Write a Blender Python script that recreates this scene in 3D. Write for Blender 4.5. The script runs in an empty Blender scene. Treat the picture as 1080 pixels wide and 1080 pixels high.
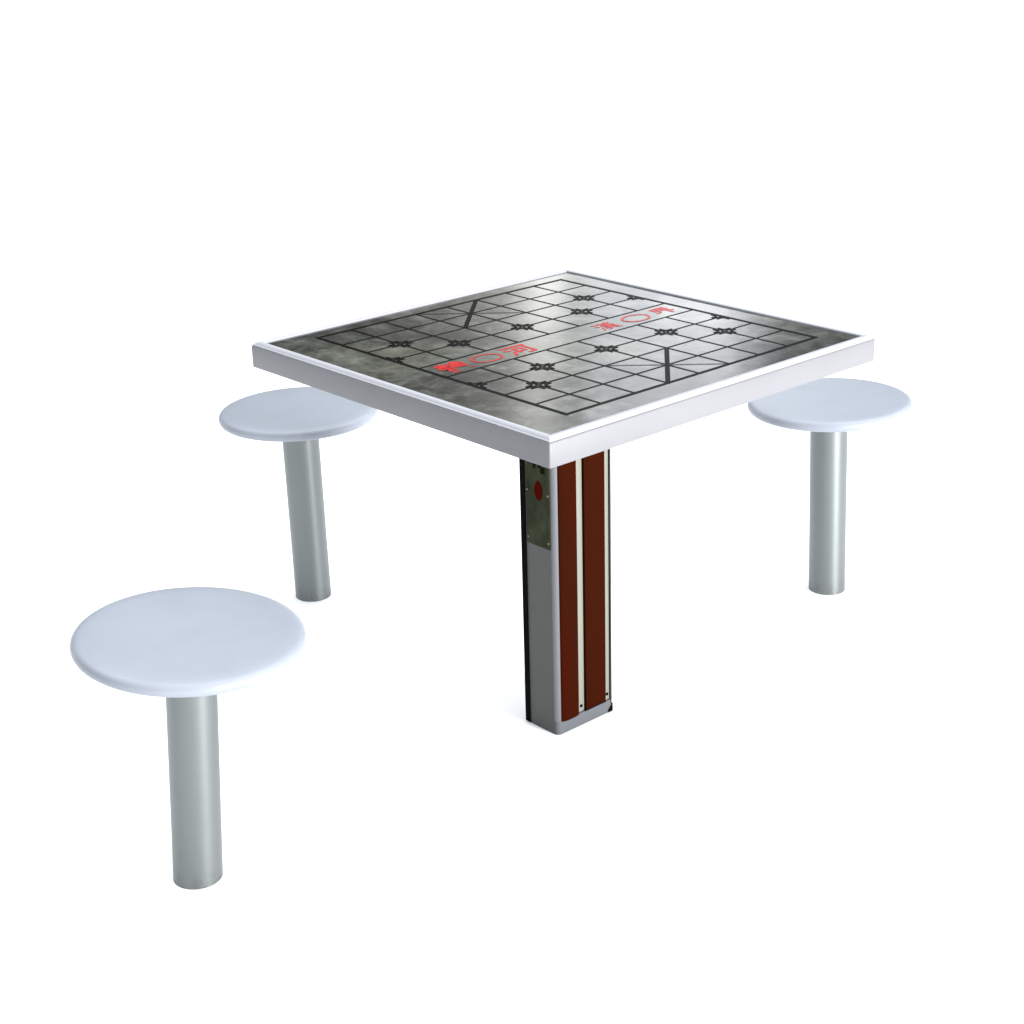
import bpy, bmesh, math, random
from mathutils import Vector, Matrix
random.seed(4)
S = bpy.context.scene
COL = S.collection

# ------------------------------------------------------------------ camera
PSI, PIT, ROL = -0.032456, 0.3702, -0.027609
cam = bpy.data.cameras.new('camera')
cam.sensor_width = 36; cam.lens = 1759.16 / 1080 * 36; cam.clip_end = 500
co = bpy.data.objects.new('camera', cam); COL.objects.link(co); S.camera = co
fw = Vector((math.sin(PSI) * math.cos(PIT), math.cos(PSI) * math.cos(PIT), -math.sin(PIT)))
r0 = Vector((math.cos(PSI), -math.sin(PSI), 0)); u0 = r0.cross(fw)
r1 = r0 * math.cos(ROL) + u0 * math.sin(ROL); u1 = u0 * math.cos(ROL) - r0 * math.sin(ROL)
m = Matrix((r1, u1, -fw)).transposed().to_4x4(); m.translation = Vector((0, -2.8985, 1.55469))
co.matrix_world = m

# ------------------------------------------------------------------ node helper
class NT:
    def __init__(s, nt): s.nt = nt
    def n(s, t, **k):
        x = s.nt.nodes.new(t)
        for a, b in k.items(): setattr(x, a, b)
        return x
    def put(s, sock, v):
        if v is None: return
        if hasattr(v, 'is_output'): s.nt.links.new(v, sock)
        else: sock.default_value = v
    def math(s, op, a, b=None, c=None, clamp=False):
        x = s.n('ShaderNodeMath', operation=op, use_clamp=clamp)
        for i, v in enumerate((a, b, c)): s.put(x.inputs[i], v)
        return x.outputs[0]
    def ramp(s, f, stops, interp='LINEAR'):
        x = s.n('ShaderNodeValToRGB'); x.color_ramp.interpolation = interp
        e = x.color_ramp.elements
        for i, (p, c) in enumerate(stops):
            q = e[i] if i < 2 else e.new(p)
            q.position = p; q.color = tuple(c) + (1,) if not isinstance(c, (int, float)) else (c, c, c, 1)
        s.put(x.inputs[0], f); return x.outputs[0]
    def mix(s, f, a, b, blend='MIX'):
        x = s.n('ShaderNodeMix', data_type='RGBA', blend_type=blend)
        s.put(x.inputs[0], f)
        s.put(x.inputs[6], a if hasattr(a, 'is_output') else tuple(a) + (1,))
        s.put(x.inputs[7], b if hasattr(b, 'is_output') else tuple(b) + (1,))
        return x.outputs[2]
    def noise(s, vec, scale, detail=3, rough=.55, dist=0):
        x = s.n('ShaderNodeTexNoise'); s.put(x.inputs['Vector'], vec)
        x.inputs['Scale'].default_value = scale; x.inputs['Detail'].default_value = detail
        x.inputs['Roughness'].default_value = rough; x.inputs['Distortion'].default_value = dist
        return x.outputs[0]
    def vmap(s, vec, scale):
        x = s.n('ShaderNodeMapping'); s.put(x.inputs[0], vec); x.inputs['Scale'].default_value = scale
        return x.outputs[0]

# ------------------------------------------------------------------ world: soft surroundings, brighter behind and above than in front
W = bpy.data.worlds.new('World'); S.world = W; W.use_nodes = True
w = NT(W.node_tree); W.node_tree.nodes.clear()
tc = w.n('ShaderNodeTexCoord').outputs['Generated']
sep = w.n('ShaderNodeSeparateXYZ'); w.put(sep.inputs[0], tc)
X, Y, Z = sep.outputs
up = w.ramp(Z, [(0, 0.0), (.25, .55), (.7, 1.0), (1, 1.0)])               # dome brightens upward
back = w.ramp(w.math('MULTIPLY_ADD', Y, .5, .5), [(0, .12), (.45, .25), (.75, .95), (1, 1.0)])
dome = w.math('MULTIPLY', w.math('MULTIPLY', up, back), 2.15)
zen = w.math('MULTIPLY', w.ramp(Z, [(.55, 0.0), (.95, 1.0)]), 2.35)
dome = w.math('ADD', dome, zen)
# low forward band (seen only mirrored in the glossy board): dark trees with bright gaps
az = w.math('DIVIDE', X, w.math('MAXIMUM', Y, .05))
n1 = w.noise(w.vmap(tc, (9, 9, 2.2)), 1.0, 4, .6, .3)
n2 = w.noise(w.vmap(tc, (48, 48, 9)), 1.0, 3, .6, .2)
azw = w.math('ADD', az, w.math('MULTIPLY', w.math('SUBTRACT', n1, .5), .05))
azn = w.math('MULTIPLY_ADD', azw, 2.0, .5, True)
pat = w.ramp(azn, [(.08, .02), (.22, .04), (.34, .10), (.42, .22), (.45, .44), (.472, .70), (.492, .66), (.503, .30), (.517, .42), (.54, .60), (.60, .78), (.66, .82), (.71, .74), (.745, .40), (.78, .10), (1.0, .05)])
n3 = w.noise(w.vmap(tc, (16, 16, 26)), 1.0, 4, .6, .4)
el = w.ramp(w.math('ADD', Z, w.math('MULTIPLY', w.math('SUBTRACT', n3, .5), .16)), [(.235, 1.0), (.285, .64), (.315, .60), (.34, .66)])
pat = w.math('MULTIPLY', pat, el)
pat = w.math('MULTIPLY', pat, w.math('MULTIPLY_ADD', n2, 1.7, .15))
pat = w.math('MULTIPLY', pat, 4.2)
low = w.ramp(Z, [(.40, 1.0), (.55, 0.0)])
fwd = w.ramp(Y, [(.55, 0.0), (.8, 1.0)])
msk = w.math('MULTIPLY', low, fwd)
tot = w.n('ShaderNodeMix', data_type='FLOAT'); w.put(tot.inputs[0], msk); w.put(tot.inputs[2], dome); w.put(tot.inputs[3], pat)
bg = w.n('ShaderNodeBackground'); bg.inputs[0].default_value = (.94, .975, 1.02, 1)
tint = w.ramp(azn, [(.30, (1.0, 1.0, .945)), (.46, (1.0, 1.0, .945)), (.56, (.94, .98, 1.03)), (.75, (.96, .98, 1.02))])
w.put(bg.inputs[0], w.mix(msk, (.94, .975, 1.02), tint))
w.put(bg.inputs[1], tot.outputs[0])
wo = w.n('ShaderNodeOutputWorld'); w.put(wo.inputs[0], bg.outputs[0])

# ------------------------------------------------------------------ lamps
def area(name, loc, target, size, power, col):
    l = bpy.data.lights.new(name, 'AREA'); l.shape = 'DISK'; l.size = size; l.energy = power; l.color = col
    o = bpy.data.objects.new(name, l); COL.objects.link(o); o.location = loc
    o.rotation_euler = (Vector(target) - Vector(loc)).to_track_quat('-Z', 'Y').to_euler()
area('key_softbox', (4.95, -4.1, 1.35), (0, 0, .6), 1.5, 930, (1, .985, 1.0))
S.view_settings.view_transform = 'Standard'; S.view_settings.look = 'None'
S.view_settings.exposure = 0; S.view_settings.gamma = 1; S.view_settings.use_curve_mapping = False

# ------------------------------------------------------------------ materials
def mat(name, base, rough=.5, spec=.5, metal=0, coat=0, coat_rough=.05, var=0, vscale=8, bump=0, bscale=300, stretch=(1, 1, 1), rvar=0, cols=None):
    M = bpy.data.materials.new(name); M.use_nodes = True; t = NT(M.node_tree)
    b = M.node_tree.nodes['Principled BSDF']
    b.inputs['Roughness'].default_value = rough; b.inputs['Specular IOR Level'].default_value = spec
    b.inputs['Metallic'].default_value = metal; b.inputs['Coat Weight'].default_value = coat; b.inputs['Coat Roughness'].default_value = coat_rough
    oc = t.n('ShaderNodeTexCoord').outputs['Object']; v = t.vmap(oc, stretch)
    if var or cols:
        f = t.noise(v, vscale, 5, .6, .4)
        f = t.ramp(f, [(.3, 0.), (.7, 1.)])
        lo = cols or tuple(c * (1 - var) for c in base)
        t.put(b.inputs['Base Color'], t.mix(f, base, lo))
    else: b.inputs['Base Color'].default_value = tuple(base) + (1,)
    if rvar:
        f = t.noise(v, vscale * 3, 4); t.put(b.inputs['Roughness'], t.math('MULTIPLY_ADD', f, rvar, rough - rvar / 2))
    if bump:
        bm_ = t.n('ShaderNodeBump'); bm_.inputs['Strength'].default_value = bump; bm_.inputs['Distance'].default_value = .001
        t.put(bm_.inputs['Height'], t.noise(v, bscale, 2)); t.put(b.inputs['Normal'], bm_.outputs[0])
    return M
MT = {}
MT['floor'] = mat('white_floor', (.96, .96, .96), .9, 0)
MT['frame'] = mat('frame_paint', (.168, .169, .178), .45, .5, var=.06, vscale=5, bump=.04, rvar=.08)
MT['rim'] = mat('frame_paint_lit', (.40, .403, .43), .55, .3, var=.05, vscale=5, bump=.03, rvar=.08)  # frame colour made lighter: the light on its top is painted in
MT['seat'] = mat('seat_enamel', (.268, .291, .333), .42, .5, var=.08, vscale=9, bump=.05, bscale=220, rvar=.1)
MT['pole'] = mat('pole_metal', (.182, .201, .198), .46, .6, metal=.65, var=.10, vscale=5, bump=.05, bscale=260, stretch=(1, 1, .35), rvar=.06)
MT['post'] = mat('post_paint', (.074, .0765, .071), .5, .3, var=.06, vscale=7, bump=.04)
MT['profile'] = mat('post_paint_highlight', (.110, .114, .124), .35, .5, var=.05, vscale=7)  # lighter post colour: highlight of the rounded corner painted in
MT['footlit'] = mat('post_paint_sheen', (.085, .092, .102), .35, .5, var=.08, vscale=9)  # lighter post colour: sheen on the foot's front painted in
MT['cream'] = mat('cream_strip', (.195, .197, .160), .5, .3, cols=(.175, .187, .158), vscale=6)
MT['wood'] = mat('brown_wood_red', (.031, .0034, .0010), .8, 0.0, cols=(.019, .0050, .0020), vscale=22, stretch=(1, 1, .08), bump=.2, bscale=120)
MT['wood2'] = mat('brown_wood_dark', (.029, .0038, .0013), .8, 0.0, cols=(.022, .0048, .0018), vscale=22, stretch=(1, 1, .08), bump=.2, bscale=120)
MT['black'] = mat('black_rubber', (.0015, .0015, .0015), .8, .04)
MT['dark'] = mat('dark_edge', (.03, .035, .025), .6, .3)
MT['plate'] = mat('green_plate', (.012, .016, .0045), .5, .05, cols=(.042, .048, .026), vscale=18, rvar=.2)
MT['seal'] = mat('red_seal', (.058, .0045, .002), .6, 0.0)
MT['platemark'] = mat('plate_lettering', (.007, .009, .004), .7, 0.0)
MT['screw'] = mat('screw_steel', (.17, .17, .13), .4, .5, metal=.7)
MT['under'] = mat('underside_board', (.30, .30, .30), .7, .2)
MT['line'] = mat('board_line', (.002, .002, .002), .4, .015, coat=0)
MT['linesoft'] = MT['line']
MT['red'] = mat('board_red', (.46, .007, .006), .3, .05, cols=(.38, .012, .012), vscale=30)
t = NT(MT['pole'].node_tree); b = MT['pole'].node_tree.nodes['Principled BSDF']
tg = t.n('ShaderNodeTangent', direction_type='RADIAL', axis='Z'); t.put(b.inputs['Tangent'], tg.outputs[0]); b.inputs['Anisotropic'].default_value = .45; b.inputs['Anisotropic Rotation'].default_value = .25
oc = t.n('ShaderNodeTexCoord').outputs['Object']; sp = t.n('ShaderNodeSeparateXYZ'); t.put(sp.inputs[0], oc)
h = t.math('SUBTRACT', 1.0, t.math('DIVIDE', sp.outputs[2], .035), None, True)
d = t.math('MULTIPLY', h, t.ramp(t.noise(oc, 60, 4, .6), [(.50, 0.), (.62, 1.)]))
old = b.inputs['Base Color'].links[0].from_socket
t.put(b.inputs['Base Color'], t.mix(t.math('MULTIPLY', d, .35), old, (.05, .045, .035)))
# stone board: mottled grey slab under a glossy glaze
M = bpy.data.materials.new('stone_board'); M.use_nodes = True; t = NT(M.node_tree); b = M.node_tree.nodes['Principled BSDF']
oc = t.n('ShaderNodeTexCoord').outputs['Object']
a1 = t.noise(oc, 5.5, 6, .62, .8); a2 = t.noise(oc, 26, 5, .6, .5); a3 = t.noise(oc, 140, 3, .6)
f = t.math('MULTIPLY_ADD', a1, .5, t.math('MULTIPLY_ADD', a2, .38, t.math('MULTIPLY', a3, .13)))
c = t.ramp(f, [(.40, (.012, .0125, .011)), (.48, (.034, .035, .032)), (.55, (.078, .080, .073)), (.66, (.15, .152, .14))])
g = t.ramp(t.noise(oc, 3.2, 2, .5), [(.5, 0.), (.64, 1.)])
c = t.mix(t.math('MULTIPLY', g, .55), c, t.mix(1.0, c, (1.05, 1.08, .78), 'MULTIPLY'))
t.put(b.inputs['Base Color'], c)
t.put(b.inputs['Roughness'], t.math('MULTIPLY_ADD', a2, .10, .06)); b.inputs['Specular IOR Level'].default_value = .5
bp = t.n('ShaderNodeBump'); bp.inputs['Strength'].default_value = .25; bp.inputs['Distance'].default_value = .0008
t.put(bp.inputs['Height'], t.noise(oc, 14, 4, .6)); t.put(b.inputs['Normal'], bp.outputs[0])
MT['stone'] = M

# ------------------------------------------------------------------ mesh helpers
def build(name, bm, mats, parent=None, smooth=False, loc=None, rot=None, label=None):
    me = bpy.data.meshes.new(name); bmesh.ops.recalc_face_normals(bm, faces=bm.faces); bm.to_mesh(me); bm.free()
    for k in (mats if isinstance(mats, (list, tuple)) else [mats]): me.materials.append(MT[k])
    if smooth:
        for p in me.polygons: p.use_smooth = True
    o = bpy.data.objects.new(name, me); COL.objects.link(o)
    if parent: o.parent = parent
    if loc: o.location = loc
    if rot: o.rotation_euler = rot
    if label: o['label'] = label
    return o
def thing(name, label, cat, loc=(0, 0, 0), rot=(0, 0, 0), group=None):
    o = bpy.data.objects.new(name, None); COL.objects.link(o); o.location = loc; o.rotation_euler = rot
    o['label'] = label; o['category'] = cat; o.empty_display_size = .1
    if group: o['group'] = group
    return o
def sharp(o, ang=35):
    me = o.data
    for p in me.polygons: p.use_smooth = True
    me.set_sharp_from_angle(angle=math.radians(ang))
def poly_prism(bm, pts, z0, z1, mi=0):
    a = [bm.verts.new((x, y, z0)) for x, y in pts]; c = [bm.verts.new((x, y, z1)) for x, y in pts]; n = len(pts)
    fs = [bm.faces.new(a[::-1]), bm.faces.new(c)]
    for i in range(n): fs.append(bm.faces.new((a[i], a[(i + 1) % n], c[(i + 1) % n], c[i])))
    for f_ in fs: f_.material_index = mi
def box(bm, x0, x1, y0, y1, z0, z1, mi=0): poly_prism(bm, [(x0, y0), (x1, y0), (x1, y1), (x0, y1)], z0, z1, mi)
def bevel(bm, w_, seg=2): bmesh.ops.bevel(bm, geom=bm.edges[:], offset=w_, segments=seg, affect='EDGES', profile=.5)
def lathe(bm, prof, n=96, cap=True):
    rings = []
    for r_, z_ in prof:
        rings.append([bm.verts.new((r_ * math.cos(2 * math.pi * k / n), r_ * math.sin(2 * math.pi * k / n), z_)) for k in range(n)])
    for a, c in zip(rings, rings[1:]):
        for k in range(n): bm.faces.new((a[k], a[(k + 1) % n], c[(k + 1) % n], c[k]))
    if cap: bm.faces.new(rings[0][::-1]); bm.faces.new(rings[-1])

# ------------------------------------------------------------------ setting: plain white floor
bm = bmesh.new(); n = 96; R0 = 90
ring = [bm.verts.new((R0 * math.cos(2 * math.pi * k / n), R0 * math.sin(2 * math.pi * k / n), 0)) for k in range(n)]
bm.faces.new(ring)
fl = build('floor', bm, 'floor'); fl['kind'] = 'structure'

# ------------------------------------------------------------------ the table
TH, A, T, ZT = .75389, .3962, .0468, .7606
tb = thing('chess_table', 'square chess table with a glossy grey stone board, white frame and brown slatted post', 'table', (0, 0, 0), (0, 0, TH))
# frame ring
prof = [(A - .030, -T), (A - .0015, -T), (A - .0004, -T + .0006), (A, -T + .002), (A, -.0085), (A - .0008, -.0066), (A - .0024, -.0058), (A - .030, -.0058)]
rim = [(A - .0022, -.0057), (A - .0016, -.0050), (A - .0018, -.0040), (A - .0034, -.0032), (A - .0044, -.0036), (A - .0054, -.0026), (A - .0068, -.0012), (A - .0080, -.0002),
       (A - .0095, 0), (A - .0160, 0), (A - .0172, -.0006), (A - .0178, -.0035), (A - .0178, -.0057)]
def ring_sweep(prof):
    bm = bmesh.new(); rings = []; NS = 6
    for D, z_ in prof:
        rc = max(D - (A - .0028), .0004); pts = []
        for q in range(4):
            cx, cy = [(1, 1), (-1, 1), (-1, -1), (1, -1)][q]
            for s_ in range(NS + 1):
                an = math.pi / 2 * (q + s_ / NS)
                pts.append(bm.verts.new((cx * (D - rc) + rc * math.cos(an), cy * (D - rc) + rc * math.sin(an), z_)))
        rings.append(pts)
    for a, c in zip(rings, rings[1:] + rings[:1]):
        N_ = len(a)
        for k in range(N_): bm.faces.new((a[k], a[(k + 1) % N_], c[(k + 1) % N_], c[k]))
    return bm
o = build('frame', ring_sweep(prof), 'frame', tb, loc=(0, 0, ZT)); sharp(o, 50)
o = build('lit_rim', ring_sweep(rim), 'rim', tb, loc=(0, 0, ZT)); sharp(o, 50)  # top of the frame, split off to carry its painted-in light
bm = bmesh.new(); q = A - .031; box(bm, -q, q, -q, q, -T + .004, -.0160)
build('underside_panel', bm, 'under', tb, loc=(0, 0, ZT))

# ---- game board: stone slab + printed lines + red writing, all one mesh
bm = bmesh.new(); ZB = -.0030; q = A - .0181
box(bm, -q, q, -q, q, ZB - .0085, ZB, 0)
A0, A1, B0, B1 = -.289, .323, -.320, .338
fx = [A0 + (A1 - A0) * i / 8 for i in range(9)]; ry = [B0 + (B1 - B0) * j / 9 for j in range(10)]
cw = (A1 - A0) / 8; chh = (B1 - B0) / 9
lev = [0]
def quad(p, q_, wd, h, mi=1):
    d = Vector((q_[0] - p[0], q_[1] - p[1])); L = d.length; d /= L; nn = Vector((-d.y, d.x)) * wd / 2; z_ = ZB + h
    vs = [bm.verts.new((x, y, z_)) for x, y in ((p[0] + nn.x, p[1] + nn.y), (p[0] - nn.x, p[1] - nn.y), (q_[0] - nn.x, q_[1] - nn.y), (q_[0] + nn.x, q_[1] + nn.y))]
    bm.faces.new(vs).material_index = mi
def strip(pts, wd, h, mi=1, closed=False):      # polyline ribbon, mitred
    n_ = len(pts); L_, R_ = [], []
    for i in range(n_):
        if closed: a, c_ = pts[i - 1], pts[(i + 1) % n_]
        else: a, c_ = pts[max(i - 1, 0)], pts[min(i + 1, n_ - 1)]
        d = Vector((c_[0] - a[0], c_[1] - a[1])).normalized(); nn = Vector((-d.y, d.x)) * wd / 2
        L_.append(bm.verts.new((pts[i][0] + nn.x, pts[i][1] + nn.y, ZB + h))); R_.append(bm.verts.new((pts[i][0] - nn.x, pts[i][1] - nn.y, ZB + h)))
    for i in range(n_ if closed else n_ - 1):
        j = (i + 1) % n_; bm.faces.new((L_[i], R_[i], R_[j], L_[j])).material_index = mi
LW = .0055
for j in range(1, 9): quad((A0, ry[j]), (A1, ry[j]), LW, .00020)
for i in range(1, 8):
    quad((fx[i], ry[0]), (fx[i], ry[4]), LW, .00028); quad((fx[i], ry[5]), (fx[i], ry[9]), LW, .00028)
hb = .0040
quad((A0 - hb, B0), (A1 + hb, B0), .0080, .00036); quad((A0 - hb, B1), (A1 + hb, B1), .0080, .00036)
quad((A0, B0 - hb), (A0, B1 + hb), .0080, .00044); quad((A1, B0 - hb), (A1, B1 + hb), .0080, .00044)
for r_ in (0, 7):                               # palaces: one bold and one fine diagonal each
    quad((fx[3], ry[r_]), (fx[5], ry[r_ + 2]), .0085, .00052)
    quad((fx[5], ry[r_]), (fx[3], ry[r_ + 2]), .0030, .00060)
for i, j in [(0, 3), (2, 3), (4, 3), (6, 3), (8, 3), (0, 6), (2, 6), (4, 6), (6, 6), (8, 6), (1, 2), (7, 2), (1, 7), (7, 7)]:
    for sx in (-1, 1):
        for sy in (-1, 1):
            if (i == 0 and sx < 0) or (i == 8 and sx > 0): continue
            g0, L_ = .0062, .0165; rr = .007
            pts = [(g0, g0 + L_), (g0, g0 + rr)] + [(g0 + rr - rr * math.cos(u_ * math.pi / 8), g0 + rr - rr * math.sin(u_ * math.pi / 8)) for u_ in range(1, 4)] + [(g0 + rr, g0), (g0 + L_, g0)]
            strip([(fx[i] + sx * x, ry[j] + sy * y) for x, y in pts], .0052, .00068)
# river writing
def glyph(ch, cx, cy, w_, h_, ww, off):
    cu = bpy.data.curves.new('t', 'FONT'); cu.body = ch; cu.size = 1; cu.offset = off; cu.resolution_u = 3
    to = bpy.data.objects.new('t', cu); COL.objects.link(to); bpy.context.view_layer.update()
    me = bpy.data.meshes.new_from_object(to.evaluated_get(bpy.context.evaluated_depsgraph_get())); bpy.data.objects.remove(to)
    vs = [v.co.copy() for v in me.vertices]
    x0, x1 = min(v.x for v in vs), max(v.x for v in vs); y0, y1 = min(v.y for v in vs), max(v.y for v in vs)
    nv = [bm.verts.new((cx + ((v.x - x0) / (x1 - x0) - .5) * w_, cy + ((v.y - y0) / (y1 - y0) - .5) * h_, ZB + ww)) for v in vs]
    for p in me.polygons:
        try: bm.faces.new([nv[k] for k in p.vertices]).material_index = 2
        except ValueError: pass
ym = (ry[4] + ry[5]) / 2
glyph('\u695a', -.240, ym, .064, .056, .0004, .030)
glyph('\u6cb3', -.092, ym, .060, .054, .0004, .018)
glyph('\u6f22', .126, ym, .050, .044, .0004, .006)
glyph('\u754c', .278, ym, .050, .044, .0004, .018)
for cx in (-.166, .204):
    strip([(cx + .030 * math.cos(2 * math.pi * k / 32), ym + .021 * math.sin(2 * math.pi * k / 32)) for k in range(32)], .0044, .0005, 2, True)
    strip([(cx + .030 * math.cos(a_), ym + .015 * math.sin(a_)) for a_ in [2.5 + k * .12 for k in range(12)]], .0028, .0007, 2)
me = bpy.data.meshes.new('game_board'); bm.to_mesh(me); bm.free()
for k in ('stone', 'line', 'red'): me.materials.append(MT[k])
gb = bpy.data.objects.new('game_board', me); COL.objects.link(gb); gb.parent = tb; gb.location = (0, 0, ZT)
import numpy as np
# all printed faces must look up
bb = bmesh.new(); bb.from_mesh(me)
for f_ in bb.faces:
    if f_.material_index and f_.normal.z < 0: f_.normal_flip()
bmesh.ops.recalc_face_normals(bb, faces=[f_ for f_ in bb.faces if f_.material_index == 0])
bb.to_mesh(me); bb.free()

# ---- post
W1, W2, OX, OY = .0718, .0434, .0050, -.0051
ZP = ZT - T + .003
rc = .0092
corner = [(-W1 + rc - rc * math.cos(k * math.pi / 12), -W2 + rc - rc * math.sin(k * math.pi / 12)) for k in range(7)]   # left face -> front face
x_in0, x_in1, dep = -W1 + .0096, W1 - .0022, .0065
def body_pts(rec):
    p = [(-W1, -W2 + rc), (-W1 + rc, -W2 + rc), (-W1 + rc, -W2 + .0004)] if rec else corner[:]
    if rec: p += [(x_in0, -W2), (x_in0, -W2 + dep), (x_in1, -W2 + dep), (x_in1, -W2)]
    p += [(W1, -W2), (W1, W2), (-W1, W2)]
    return p
bm = bmesh.new(); poly_prism(bm, body_pts(True), .027, ZP); 
post = build('post', bm, 'post', tb, loc=(OX, OY, 0)); sharp(post, 40)
bm = bmesh.new(); poly_prism(bm, body_pts(False), .0, .0270)
ft = build('post_foot', bm, 'post', post); sharp(ft, 40)
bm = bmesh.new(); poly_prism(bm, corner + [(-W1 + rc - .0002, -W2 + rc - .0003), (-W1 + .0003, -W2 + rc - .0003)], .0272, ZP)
cp = build('corner_highlight', bm, 'profile', post); sharp(cp, 40)  # post corner with its highlight put into the colour
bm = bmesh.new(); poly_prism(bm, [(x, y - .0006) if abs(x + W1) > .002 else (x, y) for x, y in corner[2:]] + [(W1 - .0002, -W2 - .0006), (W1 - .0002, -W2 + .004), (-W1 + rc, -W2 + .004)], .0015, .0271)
fp = build('foot_sheen', bm, 'footlit', post); sharp(fp, 40)  # thin sheet over the foot front, carries the painted sheen
# black back edge on the left face, dark edge on the right
bm = bmesh.new(); box(bm, -W1 - .0022, -W1 + .004, W2 - .0105, W2 + .002, 0.002, ZP)
build('edge_trim', bm, 'black', post)
bm = bmesh.new(); box(bm, W1 - .0022, W1 + .0008, -W2 - .0012, -W2 + .004, .019, ZP)
build('edge_trim', bm, 'dark', post)
bm = bmesh.new(); poly_prism(bm, [(W1 - .009, -W2 - .0018), (W1 + .003, -W2 - .0018), (W1 + .003, -W2 + .006), (W1 - .009, -W2 + .006)], .001, .018); 
for v in bm.verts:
    if v.co.z > .01 and v.co.x < W1: v.co.z -= .012
build('corner_cap', bm, 'black', post)
# channel strips and slats
xs = lambda f_: -W1 + f_ * 2 * W1
def strip_part(name, f0, f1, z0, m_, proud, round_=False, bottom=0.0):
    bm = bmesh.new(); xa, xb = xs(f0), xs(f1); yb = -W2 + dep + .0002
    if round_:
        pts = [(xa, yb)]
        for k in range(13):
            an = math.pi * k / 12; pts.append(((xa + xb) / 2 - (xb - xa) / 2 * math.cos(an), -W2 + .001 - proud * math.sin(an) ** .6))
        pts.append((xb, yb))
        poly_prism(bm, pts, z0, ZP - .0005)
        o_ = build(name, bm, m_, post); sharp(o_, 60); return o_
    box(bm, xa, xb, yb, -W2 - proud, z0, ZP - .0005) if False else poly_prism(bm, [(xa, -W2 - proud), (xb, -W2 - proud), (xb, yb), (xa, yb)], z0, ZP - .0005)
    bevel(bm, .0006, 2); o_ = build(name, bm, m_, post); sharp(o_, 40); return o_
strip_part('wood_slat', .066, .385, .0275, 'wood', .007, True)
strip_part('wood_slat', .515, .885, .0300, 'wood2', .0025)
for f0, f1 in ((.392, .508), (.892, .983)):
    s_ = strip_part('channel_strip', f0, f1, .0275, 'cream', -.0025)
    bm = bmesh.new(); lathe(bm, [(.0032, 0), (.0032, .0012), (.0022, .0020)], 16)
    build('screw', bm, 'black', s_, loc=(xs((f0 + f1) / 2), -W2 + .0024, .040), rot=(math.pi / 2, 0, 0))
bm = bmesh.new(); box(bm, xs(.50), xs(.89), -W2 - .0024, -W2 + .004, .0272, .0297); build('slat_shade', bm, 'black', post)  # black bar standing in for the shade beneath the second slat
# nameplate on left face
V0, V1 = W2 - .014, -W2 + .0095
PZ0 = .381
bm = bmesh.new(); poly_prism(bm, [(-W1 - .0022, V1), (-W1 - .0022, V0), (-W1 + .001, V0), (-W1 + .001, V1)], PZ0, ZP - .003); bevel(bm, .0004, 1)
plate = build('nameplate', bm, 'plate', post, label='dark green plate with a red oval seal')
cy = (V0 + V1) / 2 - .003
bm = bmesh.new(); n = 28
vs = [(math.cos(2 * math.pi * k / n), math.sin(2 * math.pi * k / n)) for k in range(n)]
a = [bm.verts.new((-W1 - .0030, cy + .0110 * c_, .491 + .0185 * s_ * (1 + .06 * math.cos(8 * math.pi * k / n)))) for k, (c_, s_) in enumerate(vs)]
c2 = [bm.verts.new((-W1 - .0021, v.co.y, v.co.z)) for v in a]
bm.faces.new(a)
for k in range(n): bm.faces.new((a[k], a[(k + 1) % n], c2[(k + 1) % n], c2[k]))
build('seal', bm, 'seal', plate)
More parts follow.
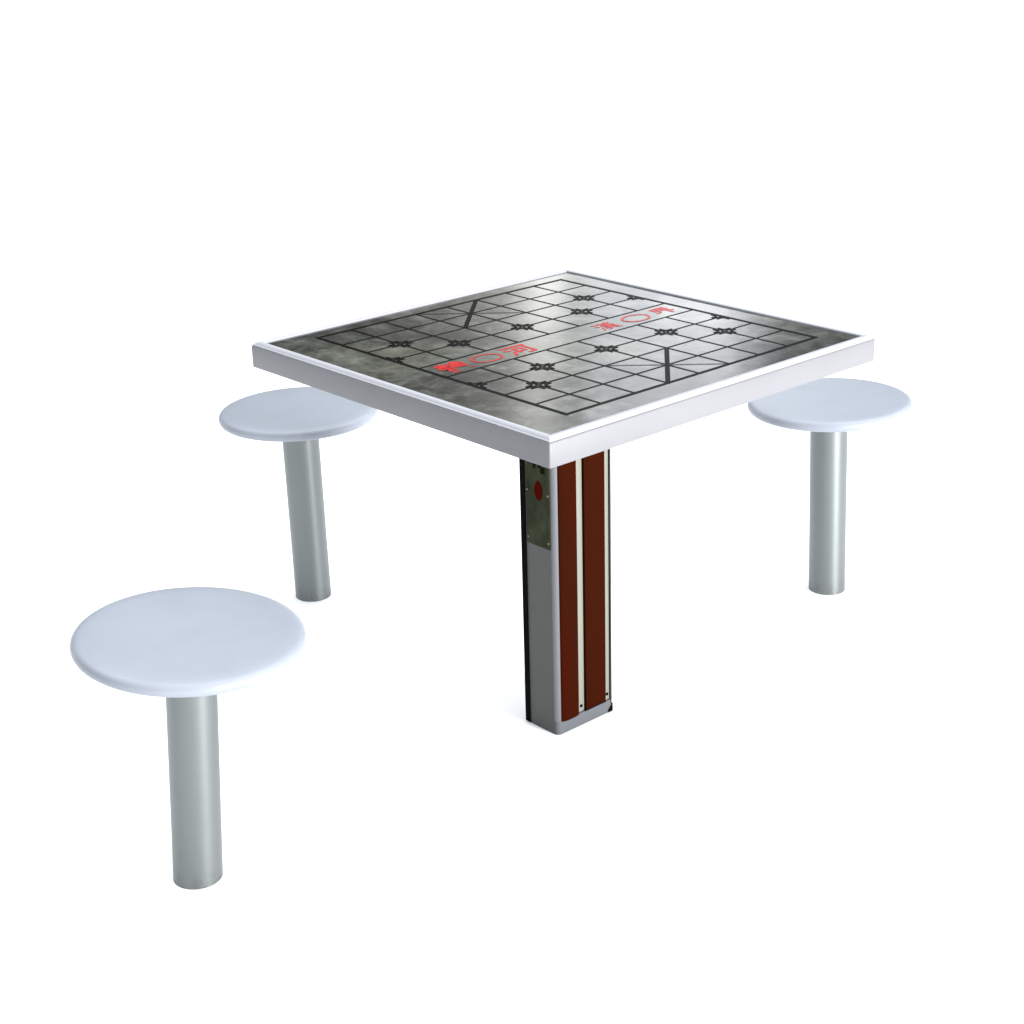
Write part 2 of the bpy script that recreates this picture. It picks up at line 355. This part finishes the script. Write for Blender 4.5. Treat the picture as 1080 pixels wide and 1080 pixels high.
for y, z, sy, sz in [(cy - .012, .532, .0055, .006), (cy - .004, .540, .004, .004), (cy + .010, .538, .003, .005), (cy + .013, .552, .005, .004), (cy - .013, .548, .003, .005), (cy + .002, .553, .003, .004), (cy - .006, .556, .002, .006), (cy + .006, .546, .0015, .006)]:
    bm = bmesh.new(); box(bm, -W1 - .0029, -W1 - .0021, y - sy, y + sy, z - sz, z + sz)
    build('lettering', bm, 'platemark', plate)
for y, z in ((V0 - .005, .487), (V0 - .005, .394), (V1 + .0035, .487), (V1 + .0035, .394)):
    bm = bmesh.new(); lathe(bm, [(.0021, 0), (.0021, .0009), (.0012, .0015)], 14)
    build('screw', bm, 'screw', plate, loc=(-W1 - .0022, y, z), rot=(0, -math.pi / 2, 0))

# ------------------------------------------------------------------ stools
HS, TS, RP = .45, .024, .0407
def seat_mesh(R):
    bm = bmesh.new()
    pr = [(.001, 0), (R * .5, 0), (R * .80, -.0001), (R - .020, -.0004), (R - .012, -.0012)]
    for k in range(1, 11):
        an = math.pi * k / 11; pr.append((R - .0115 + .0115 * math.sin(an), -.0125 + .0113 * math.cos(an)))
    pr += [(R - .0125, -TS), (RP + .02, -TS), (.03, -TS)]
    lathe(bm, [(r_, z_ + HS) for r_, z_ in pr], 128); return bm
def stool(x, y, lx, ly, R, label):
    # seat and tube lean very slightly, as set in the ground in the photo
    ax = Vector((lx, ly, 1)).normalized()
    rot = Vector((0, 0, 1)).rotation_difference(ax).to_euler()
    st = thing('stool', label, 'stool', (x, y, 0), rot, 'round stools around the chess table')
    o_ = build('seat', seat_mesh(R), 'seat', st); sharp(o_, 40)
    bm = bmesh.new(); lathe(bm, [(RP, -.006), (RP, HS - TS + .001)], 64, True)
    o_ = build('pole', bm, 'pole', st); sharp(o_, 40)
    bm = bmesh.new(); lathe(bm, [(RP + .0002, HS - TS - .0035), (RP + .0026, HS - TS - .0028), (RP + .0038, HS - TS + .0005)], 64, False)
    o_ = build('weld_collar', bm, 'pole', st); sharp(o_, 60)
    return st
stool(-.6155, -.5434, .0647, -.006, .1822, 'nearest round pale blue grey stool at the lower left, standing clear of the table')
stool(-.5758, .6005, -.008, .0048, .1750, 'round pale grey stool behind the left corner of the table')
stool(.5990, .5961, -.0279, .0143, .1775, 'round pale blue stool behind the right corner of the table')
